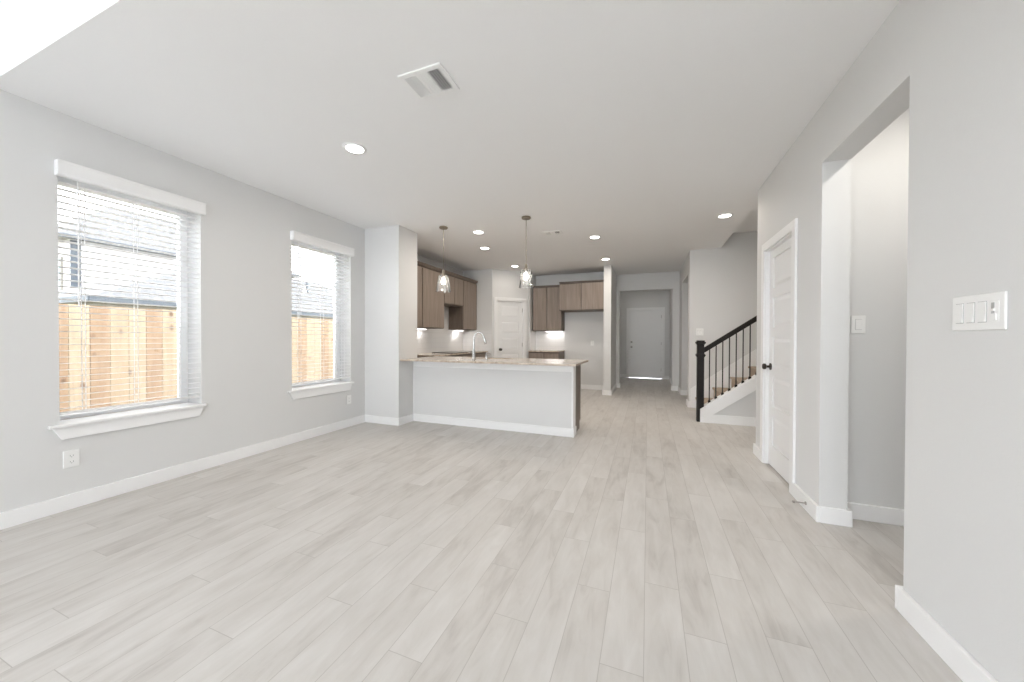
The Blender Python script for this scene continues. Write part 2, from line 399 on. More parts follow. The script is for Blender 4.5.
# ---------------------------------------------------------------- baseboards and casings
BH, BT = .105, .020
def bb(name, segs):
    """segs: boxes (x0,x1,y0,y1) of board footprint"""
    c = MB()
    for x0, x1, y0, y1 in segs: c.box(x0, x1, y0, y1, 0, BH)
    struct(name, c, TRIM, bevel=.004)
bb('baseboard_left', [(XL, XL + BT, -4.65, Y1)])
bb('baseboard_column', [(XL + BT, XC + BT, Y1 - BT, Y1), (XC, XC + BT, Y1, Y2 - BT)])
bb('baseboard_right', [(XR - BT, XR, -4.65, YN), (XR - BT, XT, YN, YN + BT), (XR - BT, XR, YJ - BT, 3.285), (XR, XT + BT, YJ - BT, YJ), (XT, XT + BT, YJ, 3.03 - BT),
                       (XR - BT, XR, 4.135, YR + BT), (XR, XT, YR, YR + BT)])
bb('baseboard_hall', [(XT + BT, XE, 3.03 - BT, 3.03)])
bb('baseboard_back', [(-1.865, -.874 - BT, 8.4 - BT, 8.4)])
bb('baseboard_stub', [(-.874 - BT, -.721 + BT, 7.667 - BT, 7.667), (-.874 - BT, -.874, 7.667, 8.4), (-.721, -.721 + BT, 7.667, 8.94 - BT)])
bb('baseboard_far', [(-.721, -.64 + BT, 8.94 - BT, 8.94), (.53 - BT, .676 - BT, 8.94 - BT, 8.94), (-.64, -.64 + BT, 8.94, 9.05), (.53 - BT, .53, 8.94, 9.05)])
bb('baseboard_corridor', [(.676 - BT, .676, 8.3 - BT, 8.94), (.676, .79, 8.3 - BT, 8.3), (.676 - BT, .676, 6.86 - BT, 7.1 + BT), (.676, .72, 6.86 - BT, 6.86)])
bb('baseboard_foyer', [(-.79, -.605, 11.3 - BT, 11.3), (.465, .6, 11.3 - BT, 11.3), (-.79, -.79 + BT, 9.05, 11.3 - BT), (.6 - BT, .6, 9.05, 11.3 - BT)])

def panel_door(name, w, h, mats, loc, rz, knob_x, swing_out=-1, rows=5, knob_mat=BRONZE, casing=True, deadbolt=False, raised=True):
    """door in its own axes: x along the wall from the opening's left, room side at -y"""
    t = Thing(name, None, None, loc, rz, kind='structure', local=True)
    m = MB(); g = .004; th = .035; y0 = .03; st = .105; ga = .013 if deadbolt else .012
    W0, W1_, H0, H1 = g, w - g, ga, h - g
    if not raised: m.box(W0, W1_, y0, y0 + th, H0, H1)
    else:
        m.box(W0, W0 + st, y0, y0 + th, H0, H1).box(W1_ - st, W1_, y0, y0 + th, H0, H1)
        rail = .085; bot = .19; ph = (H1 - H0 - bot - rail * rows) / rows; z = H0
        m.box(W0 + st, W1_ - st, y0, y0 + th, z, z + bot); z += bot
        for i in range(rows):
            a0, a1 = W0 + st, W1_ - st
            m.box(a0, a1, y0 + .012, y0 + th - .012, z, z + ph)
            # raised field with sloped border
            b = m.bm; v = []
            for ins, yy in ((.02, y0 + .012), (.045, y0 + .003)):
                v.append([b.verts.new(p) for p in ((a0 + ins, yy, z + ins), (a1 - ins, yy, z + ins), (a1 - ins, yy, z + ph - ins), (a0 + ins, yy, z + ph - ins))])
            for k in range(4): b.faces.new((v[0][k], v[0][(k + 1) % 4], v[1][(k + 1) % 4], v[1][k]))
            b.faces.new(v[1])
            z += ph; m.box(a0, a1, y0, y0 + th, z, z + rail); z += rail
    t.part('door_leaf', m, mats[0])
    if casing:
        cw = .075; m = MB()
        m.box(-cw, 0, -.018, 0, 0, h + cw).box(w, w + cw, -.018, 0, 0, h + cw).box(0, w, -.018, 0, h, h + cw)
        m.box(-.001, .012, -.0, .11, 0, h).box(w - .012, w + .001, -.0, .11, 0, h).box(.012, w - .012, 0, .11, h - .012, h + .001)
        t.part('door_casing', m, mats[1], bevel=.003)
    m = MB(); m.lathe([(.032, y0), (.032, y0 - .008), (.012, y0 - .010), (.011, y0 - .035), (.026, y0 - .042), (.029, y0 - .055), (.022, y0 - .066), (.006, y0 - .070)], (knob_x, 0, .94), axis=1, n=20)
    t.part('door_knob', m, knob_mat, smooth=True)
    if deadbolt:
        m = MB(); m.lathe([(.030, y0), (.030, y0 - .012), (.018, y0 - .018), (.005, y0 - .02)], (knob_x, 0, 1.09), axis=1, n=20)
        t.part('deadbolt', m, knob_mat, smooth=True)
    hx = w - .012 if knob_x < w / 2 else .012
    for z in (.22, 1.0, 1.8):
        t.part('hinge', MB().box(hx - .010, hx + .010, y0 - .008, y0 + .002, z, z + .09), STEEL)
    return t
# closet door in the right wall: its face looks to -x, so local x runs along -y from the far side
panel_door('door_1', D1[1] - D1[0], 2.045, (DOORP, TRIM), (XR, D1[1], 0), -PI / 2, .065)
panel_door('door_2', .68, 2.045, (DOORP, TRIM), tuple(DA + (DB - DA).normalized() * .12), DRZ, .09)
panel_door('door_3', .92, 2.045, (DOORP, TRIM), (-.53, 11.3, 0), 0, .07, raised=False, deadbolt=True, knob_mat=STEEL)
struct('trim_1', MB().box(-.53, .39, 11.24, 11.42, 0, .005), ALU)
solo('door_stop', MB().lathe([(.012, XR - BT - .001), (.012, XR - BT - .006), (.005, XR - BT - .008), (.005, XR - BT - .062), (.009, XR - BT - .064), (.009, XR - BT - .078)], (0, 3.03, .055), axis=0, n=14),
     STEEL, 'small metal spring door stop sticking out of the right baseboard near the closet door', 'door stop', smooth=True, base=(XR - BT, 3.03, .055))

# ---------------------------------------------------------------- windows
def window(name, ya, yb, z0=ZS, z1=ZH):
    t = Thing(name, None, None, (XL, (ya + yb) / 2, z0), kind='structure')
    xg = -3.99
    m = MB(); fwd = .055
    m.box(xg - .03, xg + .03, ya, ya + fwd, z0, z1).box(xg - .03, xg + .03, yb - fwd, yb, z0, z1)
    m.box(xg - .03, xg + .03, ya + fwd, yb - fwd, z0, z0 + .026).box(xg - .03, xg + .03, ya + fwd, yb - fwd, z1 - fwd, z1)
    t.part('window_frame', m, VINYL, bevel=.004)
    t.part('pane', MB().box(xg - .003, xg + .003, ya + fwd, yb - fwd, z0 + .026, z1 - fwd), GLASS)
    m = MB(); m.box(xg + .03, XL, ya, yb, z0 - .02, z0).box(XL, XL + .035, ya - .055, yb + .03, z0 - .02, z0)
    t.part('window_stool', m, TRIM, bevel=.004)
    m = MB(); m.prism([(ya + .005, z0 - .105), (yb - .02, z0 - .105), (yb + .01, z0 - .02), (ya - .035, z0 - .02)], 0, XL, XL + .018)
    t.part('window_apron', m, TRIM, bevel=.003)
window('window_1', *W1); window('window_2', *W2)
for i, (a, b) in enumerate((W3, W4)): window('window_%d' % (i + 3), a, b)
for i, (a, b) in enumerate(RW):
    t = Thing('window_%d' % (i + 5), None, None, ((a + b) / 2, -4.7, RZ0), kind='structure')
    m = MB(); f = .05
    m.box(a, a + f, -4.76, -4.70, RZ0, RZ1).box(b - f, b, -4.76, -4.70, RZ0, RZ1).box(a + f, b - f, -4.76, -4.70, RZ0, RZ0 + f).box(a + f, b - f, -4.76, -4.70, RZ1 - f, RZ1)
    t.part('window_frame', m, VINYL); t.part('pane', MB().box(a + f, b - f, -4.733, -4.727, RZ0 + f, RZ1 - f), GLASS)

def blind(ya, yb, label, ladders, wand_y):
    t = Thing('window_blind', label, 'window blind', (XL, (ya + yb) / 2, ZS), group=None)
    a, b = ya + .006, yb - .006; xc = -3.800
    m = MB(); m.prism([(-3.765, 2.300), (-3.720, 2.300), (-3.712, 2.31), (-3.712, 2.388), (-3.704, 2.402), (-3.765, 2.402)], 1, ya - .015, yb + .015)
    t.part('valance', m, SLAT, bevel=.002)
    m = MB(); m.box(xc - .028, xc + .028, a, b, 2.33, ZH - .001); t.part('head_rail', m, SLAT)
    m = MB(); z = 2.268; tilt = math.radians(3)
    while z > .70:
        c_, s_ = .025 * math.cos(tilt), .025 * math.sin(tilt)
        pts = [(xc - c_, z - s_), (xc, z + .0015), (xc + c_, z + s_), (xc + c_, z + s_ + .0028), (xc, z + .0045), (xc - c_, z - s_ + .0028)]
        A = [m.bm.verts.new((p[0], a, p[1])) for p in pts]; B = [m.bm.verts.new((p[0], b, p[1])) for p in pts]
        m.bm.faces.new(A[::-1]); m.bm.faces.new(B)
        for i in range(6): m.bm.faces.new((A[i], A[(i + 1) % 6], B[(i + 1) % 6], B[i]))
        z -= .0448
    t.part('slats', m, SLAT)
    t.part('bottom_rail', MB().box(xc - .026, xc + .026, a, b, .658, .676), SLAT, bevel=.003)
    for y in ladders:
        m = MB()
        for dx in (-.027, .0265): m.box(xc + dx - .0008, xc + dx + .0008, y - .0022, y + .0022, .676, 2.315)
        t.part('ladder_cord', m, SLAT)
    t.part('tilt_wand', MB().tube([(-3.768, wand_y, 2.30), (-3.766, wand_y, 1.42)], .0045, 8), SLAT, smooth=True)
blind(*W1, 'wide-open white slatted blind in the larger nearer window at left', (W1[0] + .125, 1.55, W1[1] - .10), 1.238)
blind(*W2, 'white slatted blind in the smaller-looking farther window, next to the column', (W2[0] + .12, 3.27, W2[1] - .10), 2.93)

# ---------------------------------------------------------------- ceiling fixtures
def downlight(x, y, label, watts, z=CE, col=(1, .91, .80)):
    t = Thing('recessed_light', label, 'ceiling light', (x, y, z), group='recessed ceiling lights')
    m = MB(); m.lathe([(.066, z - .0005), (.092, z - .0005), (.092, z - .003), (.088, z - .007), (.070, z - .009), (.066, z - .006)], (x, y, 0), n=36, closed=True)
    t.part('trim_ring', m, TRIM, smooth=True)
    t.part('lens', MB().lathe([(.066, z - .001), (.066, z - .005)], (x, y, 0), n=36), LENS, label='glowing white lens')
    area_lamp('lamp', t.e, (0, 0, -.012), (0, 0, 0), .12, watts, col)
    return t
for x, y, l, k in [
    (-2.23, 2.23, 'lit round recessed light nearest the camera, alone on the ceiling right of the windows', 1.0),
    (-2.30, 4.62, 'lit round recessed light just right of the left glass pendant, the nearer of two', 1.0),
    (-2.61, 5.48, 'lit round recessed light right of the left pendant, second back, over the kitchen', 1.0),
    (-2.66, 7.08, 'lit round recessed light in front of the pantry door, left of the right pendant', .3),
    (-.76, 5.47, 'lit round recessed light right of the small ceiling vent, nearer of that pair', 1.5),
    (-.77, 7.06, 'lit round recessed light directly before the white wall end by the refrigerator niche', .9),
    (.89, 5.08, 'lit round recessed light near the stairwell ceiling cutout at right', 1.6)]:
    downlight(x, y, l, DOWN * k)
# lamps out of the frame: the side hall's, then unseen ones added for brightness
downlight(1.58, 2.35, 'round recessed light of the side hall behind the right wall', DOWN * 1.1, col=(1, .95, .88))
for x, y in ((-2.4, -2.4), (-.2, -2.4), (-2.4, -3.8), (-.2, -3.8)):  # unseen lamps behind the camera, added to brighten the room
    downlight(x, y, 'unseen round light added behind the camera to brighten the room', DOWN * 1.3, z=CH, col=(1, 1, 1))

downlight(-.1, 10.3, 'unseen round ceiling light added to brighten the entry foyer', DOWN * .22)  # unseen lamp, added to lift the dark foyer

def vent(x, y, w, d, label, big=True):
    t = Thing('ceiling_vent', label, 'vent', (x, y, CE)); z = CE
    f = .028 if big else .02
    m = MB(); m.box(x - w / 2, x + w / 2, y - d / 2, y - d / 2 + f, z - .010, z).box(x - w / 2, x + w / 2, y + d / 2 - f, y + d / 2, z - .010, z)
    m.box(x - w / 2, x - w / 2 + f, y - d / 2 + f, y + d / 2 - f, z - .010, z).box(x + w / 2 - f, x + w / 2, y - d / 2 + f, y + d / 2 - f, z - .010, z)
    t.part('frame', m, PLAST, bevel=.002)
    x0, x1, y0, y1 = x - w / 2 + f, x + w / 2 - f, y - d / 2 + f, y + d / 2 - f
    t.part('backing', MB().box(x0, x1, y0, y1, z - .001, z), DARKG)
    n = 15 if big else 9; m = MB()
    for i in range(n):
        cx = x0 + (i + .5) * (x1 - x0) / n; q = (i + .5) / n
        an = -52 if q < .33 else (8 if q < .66 else 52)
        L_ = (x1 - x0) / n * .62
        if .33 <= q < .66: L_ *= .85
        a = math.radians(an); mt = Matrix.Translation((cx, 0, z - .006)) @ Matrix.Rotation(a, 4, 'Y')
        m.box(-L_, L_, y0, y1, -.0022, .0022, mt)
    t.part('louvres', m, PLAST)
vent(-1.235, 1.815, .29, .225, 'larger white square ceiling vent near the front of the room')
vent(-1.30, 5.02, .26, .16, 'small white ceiling vent just right of the right glass pendant')

def pendant(x, y, label, r=.105, flare=.062):
    t = Thing('pendant_light', label, 'pendant light', (x, y, CE), group='glass pendants over the counter')
    z = CE; zb, zt = 1.845, 2.075
    t.part('canopy', MB().lathe([(.058, z - .0005), (.060, z - .012), (.052, z - .022), (.012, z - .026), (.008, z - .034)], (x, y, 0)), BRASSN, smooth=True)
    t.part('rod', MB().lathe([(.0042, z - .034), (.0042, zt + .07)], (x, y, 0), n=10), BRASSN, smooth=True)
    t.part('socket', MB().lathe([(.010, zt + .072), (.020, zt + .062), (.022, zt + .012), (.034, zt + .006), (.034, zt - .004), (.018, zt - .006), (.018, zt - .035)], (x, y, 0)), BRASSN, smooth=True)
    pr = [(.030, zt), (flare, zt - .008), (flare + .012, zt - .045), (r - .012, zt - .13), (r, zb + .02), (r + .003, zb)]
    m = MB(); m.lathe(pr + [(a - .0025, b) for a, b in pr[::-1]], (x, y, 0), n=36, closed=True)
    t.part('lamp_shade', m, SHADE, smooth=True, label='clear glass shade')
    m = MB(); m.lathe([(r + .0045, zb), (r + .0045, zb + .006), (r - .003, zb + .006), (r - .003, zb)], (x, y, 0), n=36, closed=True)
    t.part('shade_rim', m, SHADE, smooth=True)
    zz = zt - .035
    t.part('bulb', MB().lathe([(.012, zz), (.014, zz - .015), (.027, zz - .045), (.030, zz - .065), (.024, zz - .085), (.010, zz - .096), (.002, zz - .098)], (x, y, 0), n=20), BULB, smooth=True, label='glowing bulb')
pendant(-2.658, 4.25, 'clear glass bell pendant hanging at left, in front of the wall cabinets', r=.10)
pendant(-1.452, 4.27, 'clear glass pendant hanging at right, in front of the pantry door', r=.087, flare=.066)

# ---------------------------------------------------------------- island
c = MB(); c.box(XC, -.846, Y2, 4.40, 0, .883)
struct('wall_island', c, PAINT)
c = MB(); c.box(XC + BT, -.846 + .012, Y2 - .018, Y2, 0.79, .883).box(-.846, -.834, Y2, 4.40, .79, .883).box(-.859, -.846 + .010, Y2 - .006, Y2, BH, .79).box(-.846, -.836, Y2, 4.40, BH, .79)
struct('trim_2', c, TRIM, bevel=.003)
bb('baseboard_island', [(XC + BT, -.846 + BT, Y2 - BT, Y2), (-.846, -.846 + BT, Y2, 4.41)])
# countertop with sink cutout
sx0, sx1, sy0, sy1 = -2.52, -1.80, 4.52, 4.78
T0, T1 = .884, .908
c = MB()
c.box(XC + .001, -.755, 3.975, sy0, T0, T1).box(XC + .001, sx0, sy0, sy1, T0, T1).box(sx1, -.755, sy0, sy1, T0, T1).box(XC + .001, -.755, sy1, 4.87, T0, T1)
solo('countertop', c, GRAN, 'long beige granite countertop on the white island half wall', 'countertop', base=(-1.95, 4.5, T0))
t = Thing('kitchen_sink', 'undermount steel sink set in the island countertop behind the faucet', 'sink', (-2.14, 4.66, T0))
m = MB(); zt, zb = T0 - .001, .68
m.box(sx0 - .01, sx1 + .01, sy0 - .01, sy1 + .01, zb - .004, zb).box(sx0 - .01, sx0, sy0, sy1, zb, zt).box(sx1, sx1 + .01, sy0, sy1, zb, zt).box(sx0 - .01, sx1 + .01, sy0 - .01, sy0, zb, zt).box(sx0 - .01, sx1 + .01, sy1, sy1 + .01, zb, zt)
t.part('basin', m, STEEL); t.part('drain', MB().lathe([(.045, zb), (.045, zb + .003), (.03, zb + .004)], (-2.14, 4.66, 0)), CHROME, smooth=True)
t = Thing('faucet', 'tall gooseneck pull-down kitchen faucet on the island countertop', 'faucet', (-2.29, 4.46, T1))
fx, fy = -2.29, 4.46
t.part('base', MB().lathe([(.030, T1), (.030, T1 + .008), (.025, T1 + .016), (.021, T1 + .11), (.017, T1 + .125)], (fx, fy, 0)), CHROME, smooth=True)
pts = [(fx, fy, T1 + .12), (fx, fy, T1 + .28)]
dx, dy = math.cos(.35), math.sin(.35)
for i in range(1, 13):
    a = PI * .93 * i / 12; q = .072 * (1 - math.cos(a)); pts.append((fx + dx * q, fy + dy * q, T1 + .28 + .085 * math.sin(a) * 1.05))
t.part('spout', MB().tube(pts, .0125, 14), CHROME, smooth=True)
e = Vector(pts[-1]); dd = (Vector(pts[-1]) - Vector(pts[-2])).normalized()
t.part('spray_head', MB().tube([e, e + dd * .02, e + dd * .07, e + dd * .095], [.0135, .0155, .018, .015], 14), CHROME, smooth=True)
t.part('lever_handle', MB().tube([(fx - .018, fy, T1 + .075), (fx - .045, fy, T1 + .080), (fx - .095, fy, T1 + .088)], [.010, .008, .006], 10), CHROME, smooth=True)
t = Thing('soap_dispenser', 'short chrome soap dispenser on the counter right of the faucet', 'soap dispenser', (-2.095, 4.46, T1))
t.part('body', MB().lathe([(.020, T1), (.020, T1 + .006), (.014, T1 + .012), (.013, T1 + .055), (.009, T1 + .06), (.009, T1 + .078)], (-2.095, 4.46, 0)), CHROME, smooth=True)
t.part('nozzle', MB().tube([(-2.095, 4.46, T1 + .074), (-2.075, 4.475, T1 + .078), (-2.045, 4.495, T1 + .070)], .006, 8), CHROME, smooth=True)

def base_cab(label, x0, x1, y0, y1, face, doors, group=None, top=T0):
    """face: 'x+', 'x-', 'y-' or 'y+': the side the doors look to; doors: boundaries along the face"""
    t = Thing('base_cabinet', label, 'cabinet', ((x0 + x1) / 2, (y0 + y1) / 2, 0), group=group)
    m = MB(); k = .07; z0 = .10
    if face == 'x+': m.box(x0, x1, y0, y1, z0, top - .002).box(x0, x1 - k, y0, y1, 0, z0)
    elif face == 'y-': m.box(x0, x1, y0, y1, z0, top - .002).box(x0, x1, y0 + k, y1, 0, z0)
    else: m.box(x0, x1, y0, y1, z0, top - .002).box(x0, x1, y0, y1 - k, 0, z0)
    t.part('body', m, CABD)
    for a, b in zip(doors, doors[1:]):
        a += .006; b -= .006
        for z_a, z_b, nm in ((.125, .655, 'door'),) if top < .8 else ((.125, .655, 'door'), (.675, .855, 'drawer_front')):
            if face == 'x+': m = MB().box(x1, x1 + .019, a, b, z_a, z_b)
            elif face == 'y-': m = MB().box(a, b, y0 - .019, y0, z_a, z_b)
            else: m = MB().box(a, b, y1, y1 + .019, z_a, z_b)
            t.part(nm, m, CAB, bevel=.002)
    return t
base_cab('brown island base cabinet showing its end panel beside the white half wall', sx1 + .02, -.846, 4.402, 4.80, 'y+', (sx1 + .02, -1.29, -.846))
base_cab('brown island sink base cabinet under the faucet', sx0 - .06, sx1 + .015, 4.402, 4.80, 'y+', (sx0 - .06, sx1 + .015), top=.665)
base_cab('brown island base cabinet at the column end of the counter', XC + .005, sx0 - .065, 4.402, 4.80, 'y+', (XC + .005, sx0 - .065))
LW = -3.98
base_cab('brown base cabinet of the left run between the cooktop and the pantry corner', LW + .001, -3.39, 6.605, 7.195, 'x+', (6.605, 7.15))
base_cab('brown base cabinet of the left run under the black cooktop', LW + .001, -3.39, 5.86, 6.60, 'x+', (5.86, 6.23, 6.60))
base_cab('brown base cabinet of the left run nearest the island', LW + .001, -3.39, 5.05, 5.855, 'x+', (5.10, 5.48, 5.855))
base_cab('brown base cabinet against the back wall left of the refrigerator niche', -2.585, -1.87, 7.81, 8.395, 'y-', (-2.585, -2.23, -1.87))
solo('countertop', MB().box(LW + .001, -3.34, 5.05, 7.199, T0, T1), GRAN, 'granite countertop of the left kitchen run under the wall cabinets', 'countertop', base=(-3.66, 6.1, T0), bevel=.003)
solo('countertop', MB().box(-2.588, -1.86, 7.77, 8.399, T0, T1), GRAN, 'short granite countertop on the back wall between pantry and refrigerator niche', 'countertop', base=(-2.19, 8.08, T0), bevel=.003)
t = Thing('cooktop', 'black glass cooktop set in the left kitchen countertop', 'cooktop', (-3.66, 6.23, T1))
t.part('glass_top', MB().box(-3.92, -3.40, 5.86, 6.60, T1, T1 + .012), BLKGL, bevel=.003)
for (x, y, q) in ((-3.80, 6.04, .075), (-3.80, 6.42, .095), (-3.58, 6.04, .095), (-3.58, 6.42, .075)):
    t.part('burner_ring', MB().lathe([(q, T1 + .0121), (q, T1 + .0128), (q - .004, T1 + .0128), (q - .004, T1 + .0121)], (x, y, 0), n=28, closed=True), GREYPL)
# tile backsplash
c = MB(); c.box(LW, LW + .008, 4.36, 7.192, T1 + .001, 1.37).box(LW + .008, -3.26, 7.192, 7.2, T1 + .001, 1.37).box(LW, LW + .008, 5.86, 6.60, 1.37, 1.84)
struct('trim_3', c, TILE)
struct('trim_4', MB().box(-2.60, -2.592, 7.96, 8.392, T1 + .001, 1.37).box(-2.592, -1.86, 8.392, 8.4, T1 + .001, 1.37), TILE)

def wall_cab(label, x0, x1, y0, y1, z0, z1, face, doors, crown=True, side=0):
    t = Thing('wall_cabinet', label, 'cabinet', ((x0 + x1) / 2, (y0 + y1) / 2, z0))
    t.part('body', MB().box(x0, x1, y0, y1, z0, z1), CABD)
    for a, b in zip(doors, doors[1:]):
        a += .009; b -= .009
        m = MB(); d = .02; za, zb = z0 + .012, z1 - .02
        if face == 'x': m.box(x1, x1 + d, a, b, za, zb)
        else: m.box(a, b, y0 - d, y0, za, zb)
        t.part('door', m, CAB, bevel=.0025)
    if crown:
        m = MB()
        if face == 'x': m.prism([(x0, z1 + .001), (x1 + .022, z1 + .001), (x1 + .045, z1 + .045), (x1 + .045, z1 + .055), (x0, z1 + .055)], 1, y0, y1)
        else: m.prism([(y1, z1 + .001), (y0 - .022, z1 + .001), (y0 - .045, z1 + .045), (y0 - .045, z1 + .055), (y1, z1 + .055)], 0, x0, x1)
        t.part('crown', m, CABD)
    return t
FX = -3.635; UZ = 2.43
wall_cab('brown wall cabinet partly hidden by the column, leftmost of the left row', LW + .002, FX, 4.60, 5.118, 1.375, UZ, 'x', (4.60, 5.118))
wall_cab('tall brown wall cabinet behind the left glass pendant, one wide door', LW + .002, FX, 5.12, 5.818, 1.375, UZ, 'x', (5.12, 5.818))
wall_cab('short two-door brown wall cabinet above the cooktop gap', LW + .002, FX, 5.82, 6.558, 1.86, UZ, 'x', (5.82, 6.20, 6.558))
wall_cab('tall brown wall cabinet at the right end of the left row', LW + .002, FX, 6.56, 7.188, 1.375, UZ, 'x', (6.56, 7.188))
wall_cab('tall two-door brown wall cabinet right of the pantry door', -2.575, -1.87, 8.09, 8.395, 1.375, 2.41, 'y', (-2.575, -2.225, -1.87), crown=False)
m_ = wall_cab('wide two-door brown cabinet mounted high over the refrigerator niche', -1.865, -.876, 7.82, 8.395, 1.82, 2.43, 'y', (-1.865, -1.37, -.876), crown=False)
# slim top mouldings of the back row
for o_, (x0, x1, y0) in ((None, (-2.575, -1.87, 8.07)), (None, (-1.865, -.876, 7.80))):
    par = [e for e in bpy.data.objects if e.name.startswith('wall_cabinet')][-2 if x0 < -2 else -1]
    build('crown', MB().box(x0, x1, y0 - .014, 8.395, 2.411 + (.02 if x0 > -2 else 0), 2.440 + (.02 if x0 > -2 else 0)), CABD, par, tuple(par.location))
for x in (-1.41, -1.33):
    build('knob', MB().lathe([(.005, 7.80), (.005, 7.785), (.013, 7.780), (.012, 7.770)], (x, 0, 1.88), axis=1, n=14), BRASSN, m_.e, m_.off, smooth=True)

def led(label, x0, x1, y0, y1, wat=1.0):
    t = Thing('under_cabinet_light', label, 'under-cabinet light', ((x0 + x1) / 2, (y0 + y1) / 2, 1.373))
    t.part('housing', MB().box(x0 - .006, x1 + .006, y0 - .006, y1 + .006, 1.362, 1.373), PLAST)
    t.part('lens', MB().box(x0, x1, y0, y1, 1.352, 1.362), LED, label='glowing strip')
    area_lamp('lamp', t.e, (0, 0, -.023), (0, 0, 0), x1 - x0, wat, (1, .96, .92), size_y=y1 - y0, shape='RECTANGLE')
led('lit under-cabinet strip below the wide-door wall cabinet left of the faucet', -3.90, -3.86, 5.28, 5.58, .4)
led('lit under-cabinet strip below the cabinet at the right end of the left row', -3.90, -3.86, 6.70, 7.00, .4)
led('lit under-cabinet strip below the two-door cabinet right of the pantry', -2.30, -1.90, 8.26, 8.31, .42)

# ---------------------------------------------------------------- plates on the walls
def plate(name, label, cat, loc, rz, w=.075, h=.118, gangs=1, kind='switch', group=None):
    """local axes: plate in the x-z plane, looks to -y"""
    t = Thing(name, label, cat, loc, rz, local=True, group=group)
    t.part('cover_plate', MB().box(-w / 2, w / 2, -.007, 0, -h / 2, h / 2), PLAST, bevel=.003)
    if kind == 'outlet':
        for z in (-.021, .021):
            s = t.part('receptacle', MB().box(-.017, .017, -.0095, -.007, z - .0145, z + .0145), PLAST, bevel=.003)
            t.part('slots', MB().box(-.008, -.006, -.0100, -.0094, z - .002, z + .006).box(.006, .008, -.0100, -.0094, z - .002, z + .006).box(-.002, .002, -.0100, -.0094, z - .010, z - .006), DARKG, parent=s)
    elif kind == 'switch':
        gw = .046 if gangs > 1 else 0
        for i in range(gangs):
            cx = (i - (gangs - 1) / 2) * gw
            if gangs == 4 and i == 3:
                s = t.part('fan_control', MB().box(cx - .0165, cx + .0165, -.0085, -.007, -.034, .034), PLAST, bevel=.001)
                t.part('slide', MB().box(cx - .010, cx + .001, -.0095, -.0084, -.026, .028), GREYPL, parent=s)
                t.part('rocker', MB().box(cx - .010, cx + .010, -.0125, -.0084, -.030, -.008).box(cx - .011, cx + .003, -.0135, -.0084, .0, .008), PLAST, parent=s)
            else:
                m = MB(); m.prism([(-.007, -.0335), (-.0125, -.0335), (-.0095, 0), (-.0105, .0335), (-.007, .0335)], 0, cx - .0155, cx + .0155)
                s = t.part('rocker', m, PLAST)
                t.part('gap', MB().box(cx - .017, cx + .017, -.0075, -.0069, -.0355, .0355), GREYPL, parent=s)
    return t
plate('light_switch', 'wide white four-gang switch plate on the right wall nearest the camera', 'switch', (XR, 1.703, 1.296), -PI / 2, w=.208, h=.122, gangs=4)
plate('light_switch', 'single white rocker switch on the wall inside the side hall opening', 'switch', (1.31, 3.03, 1.30), 0)
plate('light_switch', 'white switch plate on the stair wall above the newel post', 'switch', (.838, 6.86, 1.315), 0, w=.112, gangs=2)
plate('wall_outlet', 'white outlet under the nearer larger window', 'outlet', (XL, 1.195, .35), PI / 2, kind='outlet')
plate('wall_outlet', 'white outlet under the far end of the farther window', 'outlet', (XL, 3.655, .365), PI / 2, kind='outlet')
plate('wall_outlet', 'white outlet at mid height on the refrigerator niche wall', 'outlet', (-1.21, 8.4, 1.09), 0, kind='outlet', w=.08)
t = Thing('water_supply_box', 'recessed white water supply box low in the refrigerator niche wall', 'supply box', (-1.56, 8.4, .23), local=True)
t.part('frame', MB().box(-.075, .075, -.012, 0, -.085, -.06).box(-.075, .075, -.012, 0, .06, .085).box(-.075, -.052, -.012, 0, -.06, .06).box(.052, .075, -.012, 0, -.06, .06), PLAST)
t.part('recess', MB().box(-.052, .052, -.003, 0, -.06, .06), PLAST)
t.part('valve', MB().lathe([(.012, -.004), (.012, -.02), (.022, -.022), (.022, -.030)], (0, 0, .02), axis=1, n=14), BRONZE, smooth=True)

# ---------------------------------------------------------------- staircase and railing
t = Thing('staircase', 'beige carpeted staircase with white skirt boards rising right behind the railing', 'staircase', (1.9, 6.27, 0))
RX, RISE, RUN, NS = .80, .187, .257, 9
sl = .73; yf0, yf1 = 5.69, 5.715
for i in range(NS):
    x0 = RX + i * RUN; x1 = XE - .01 if i == NS - 1 else x0 + RUN
    z = RISE * (i + 1)
    m = MB(); m.box(x0 - .025, x1, 5.84, 6.84, z - .03, z).box(x0, x0 + .02, 5.84, 6.84, z - RISE, z - .03)
    t.part('step', m, CARPET, bevel=.006)
x9 = XE - .02
def line(x): return .19 + sl * (x - .71)
m = MB(); m.prism([(.71, 0), (.86, 0), (.86, .115), (.86 + .001, .116), (x9, line(x9) - .17), (x9, line(x9)), (.71, .19)], 1, 5.69, 5.713)
t.part('skirt_board', m, TRIM)
m = MB(); m.prism([(.766, line(.766) - .025), (x9, line(x9) - .025), (x9, line(x9) + .004), (.766, line(.766) + .004)], 1, 5.713, 5.835); t.part('stringer_cap', m, TRIM)
m = MB(); m.prism([(.70, 0), (.80, 0), (x9, 0.0), (x9, line(x9) + .14), (.70, .33)], 1, 6.842, 6.858); t.part('wall_skirt_board', m, TRIM)
m = MB(); m.prism([(.766, .0), (x9, 0), (x9, line(x9) - .03), (.766, line(.766) - .03)], 1, 5.716, 5.83); t.part('knee_wall', m, PAINT)
m = MB(); m.box(.861, x9, 5.70, 5.7155, 0, .12); t.part('base_trim', m, TRIM)

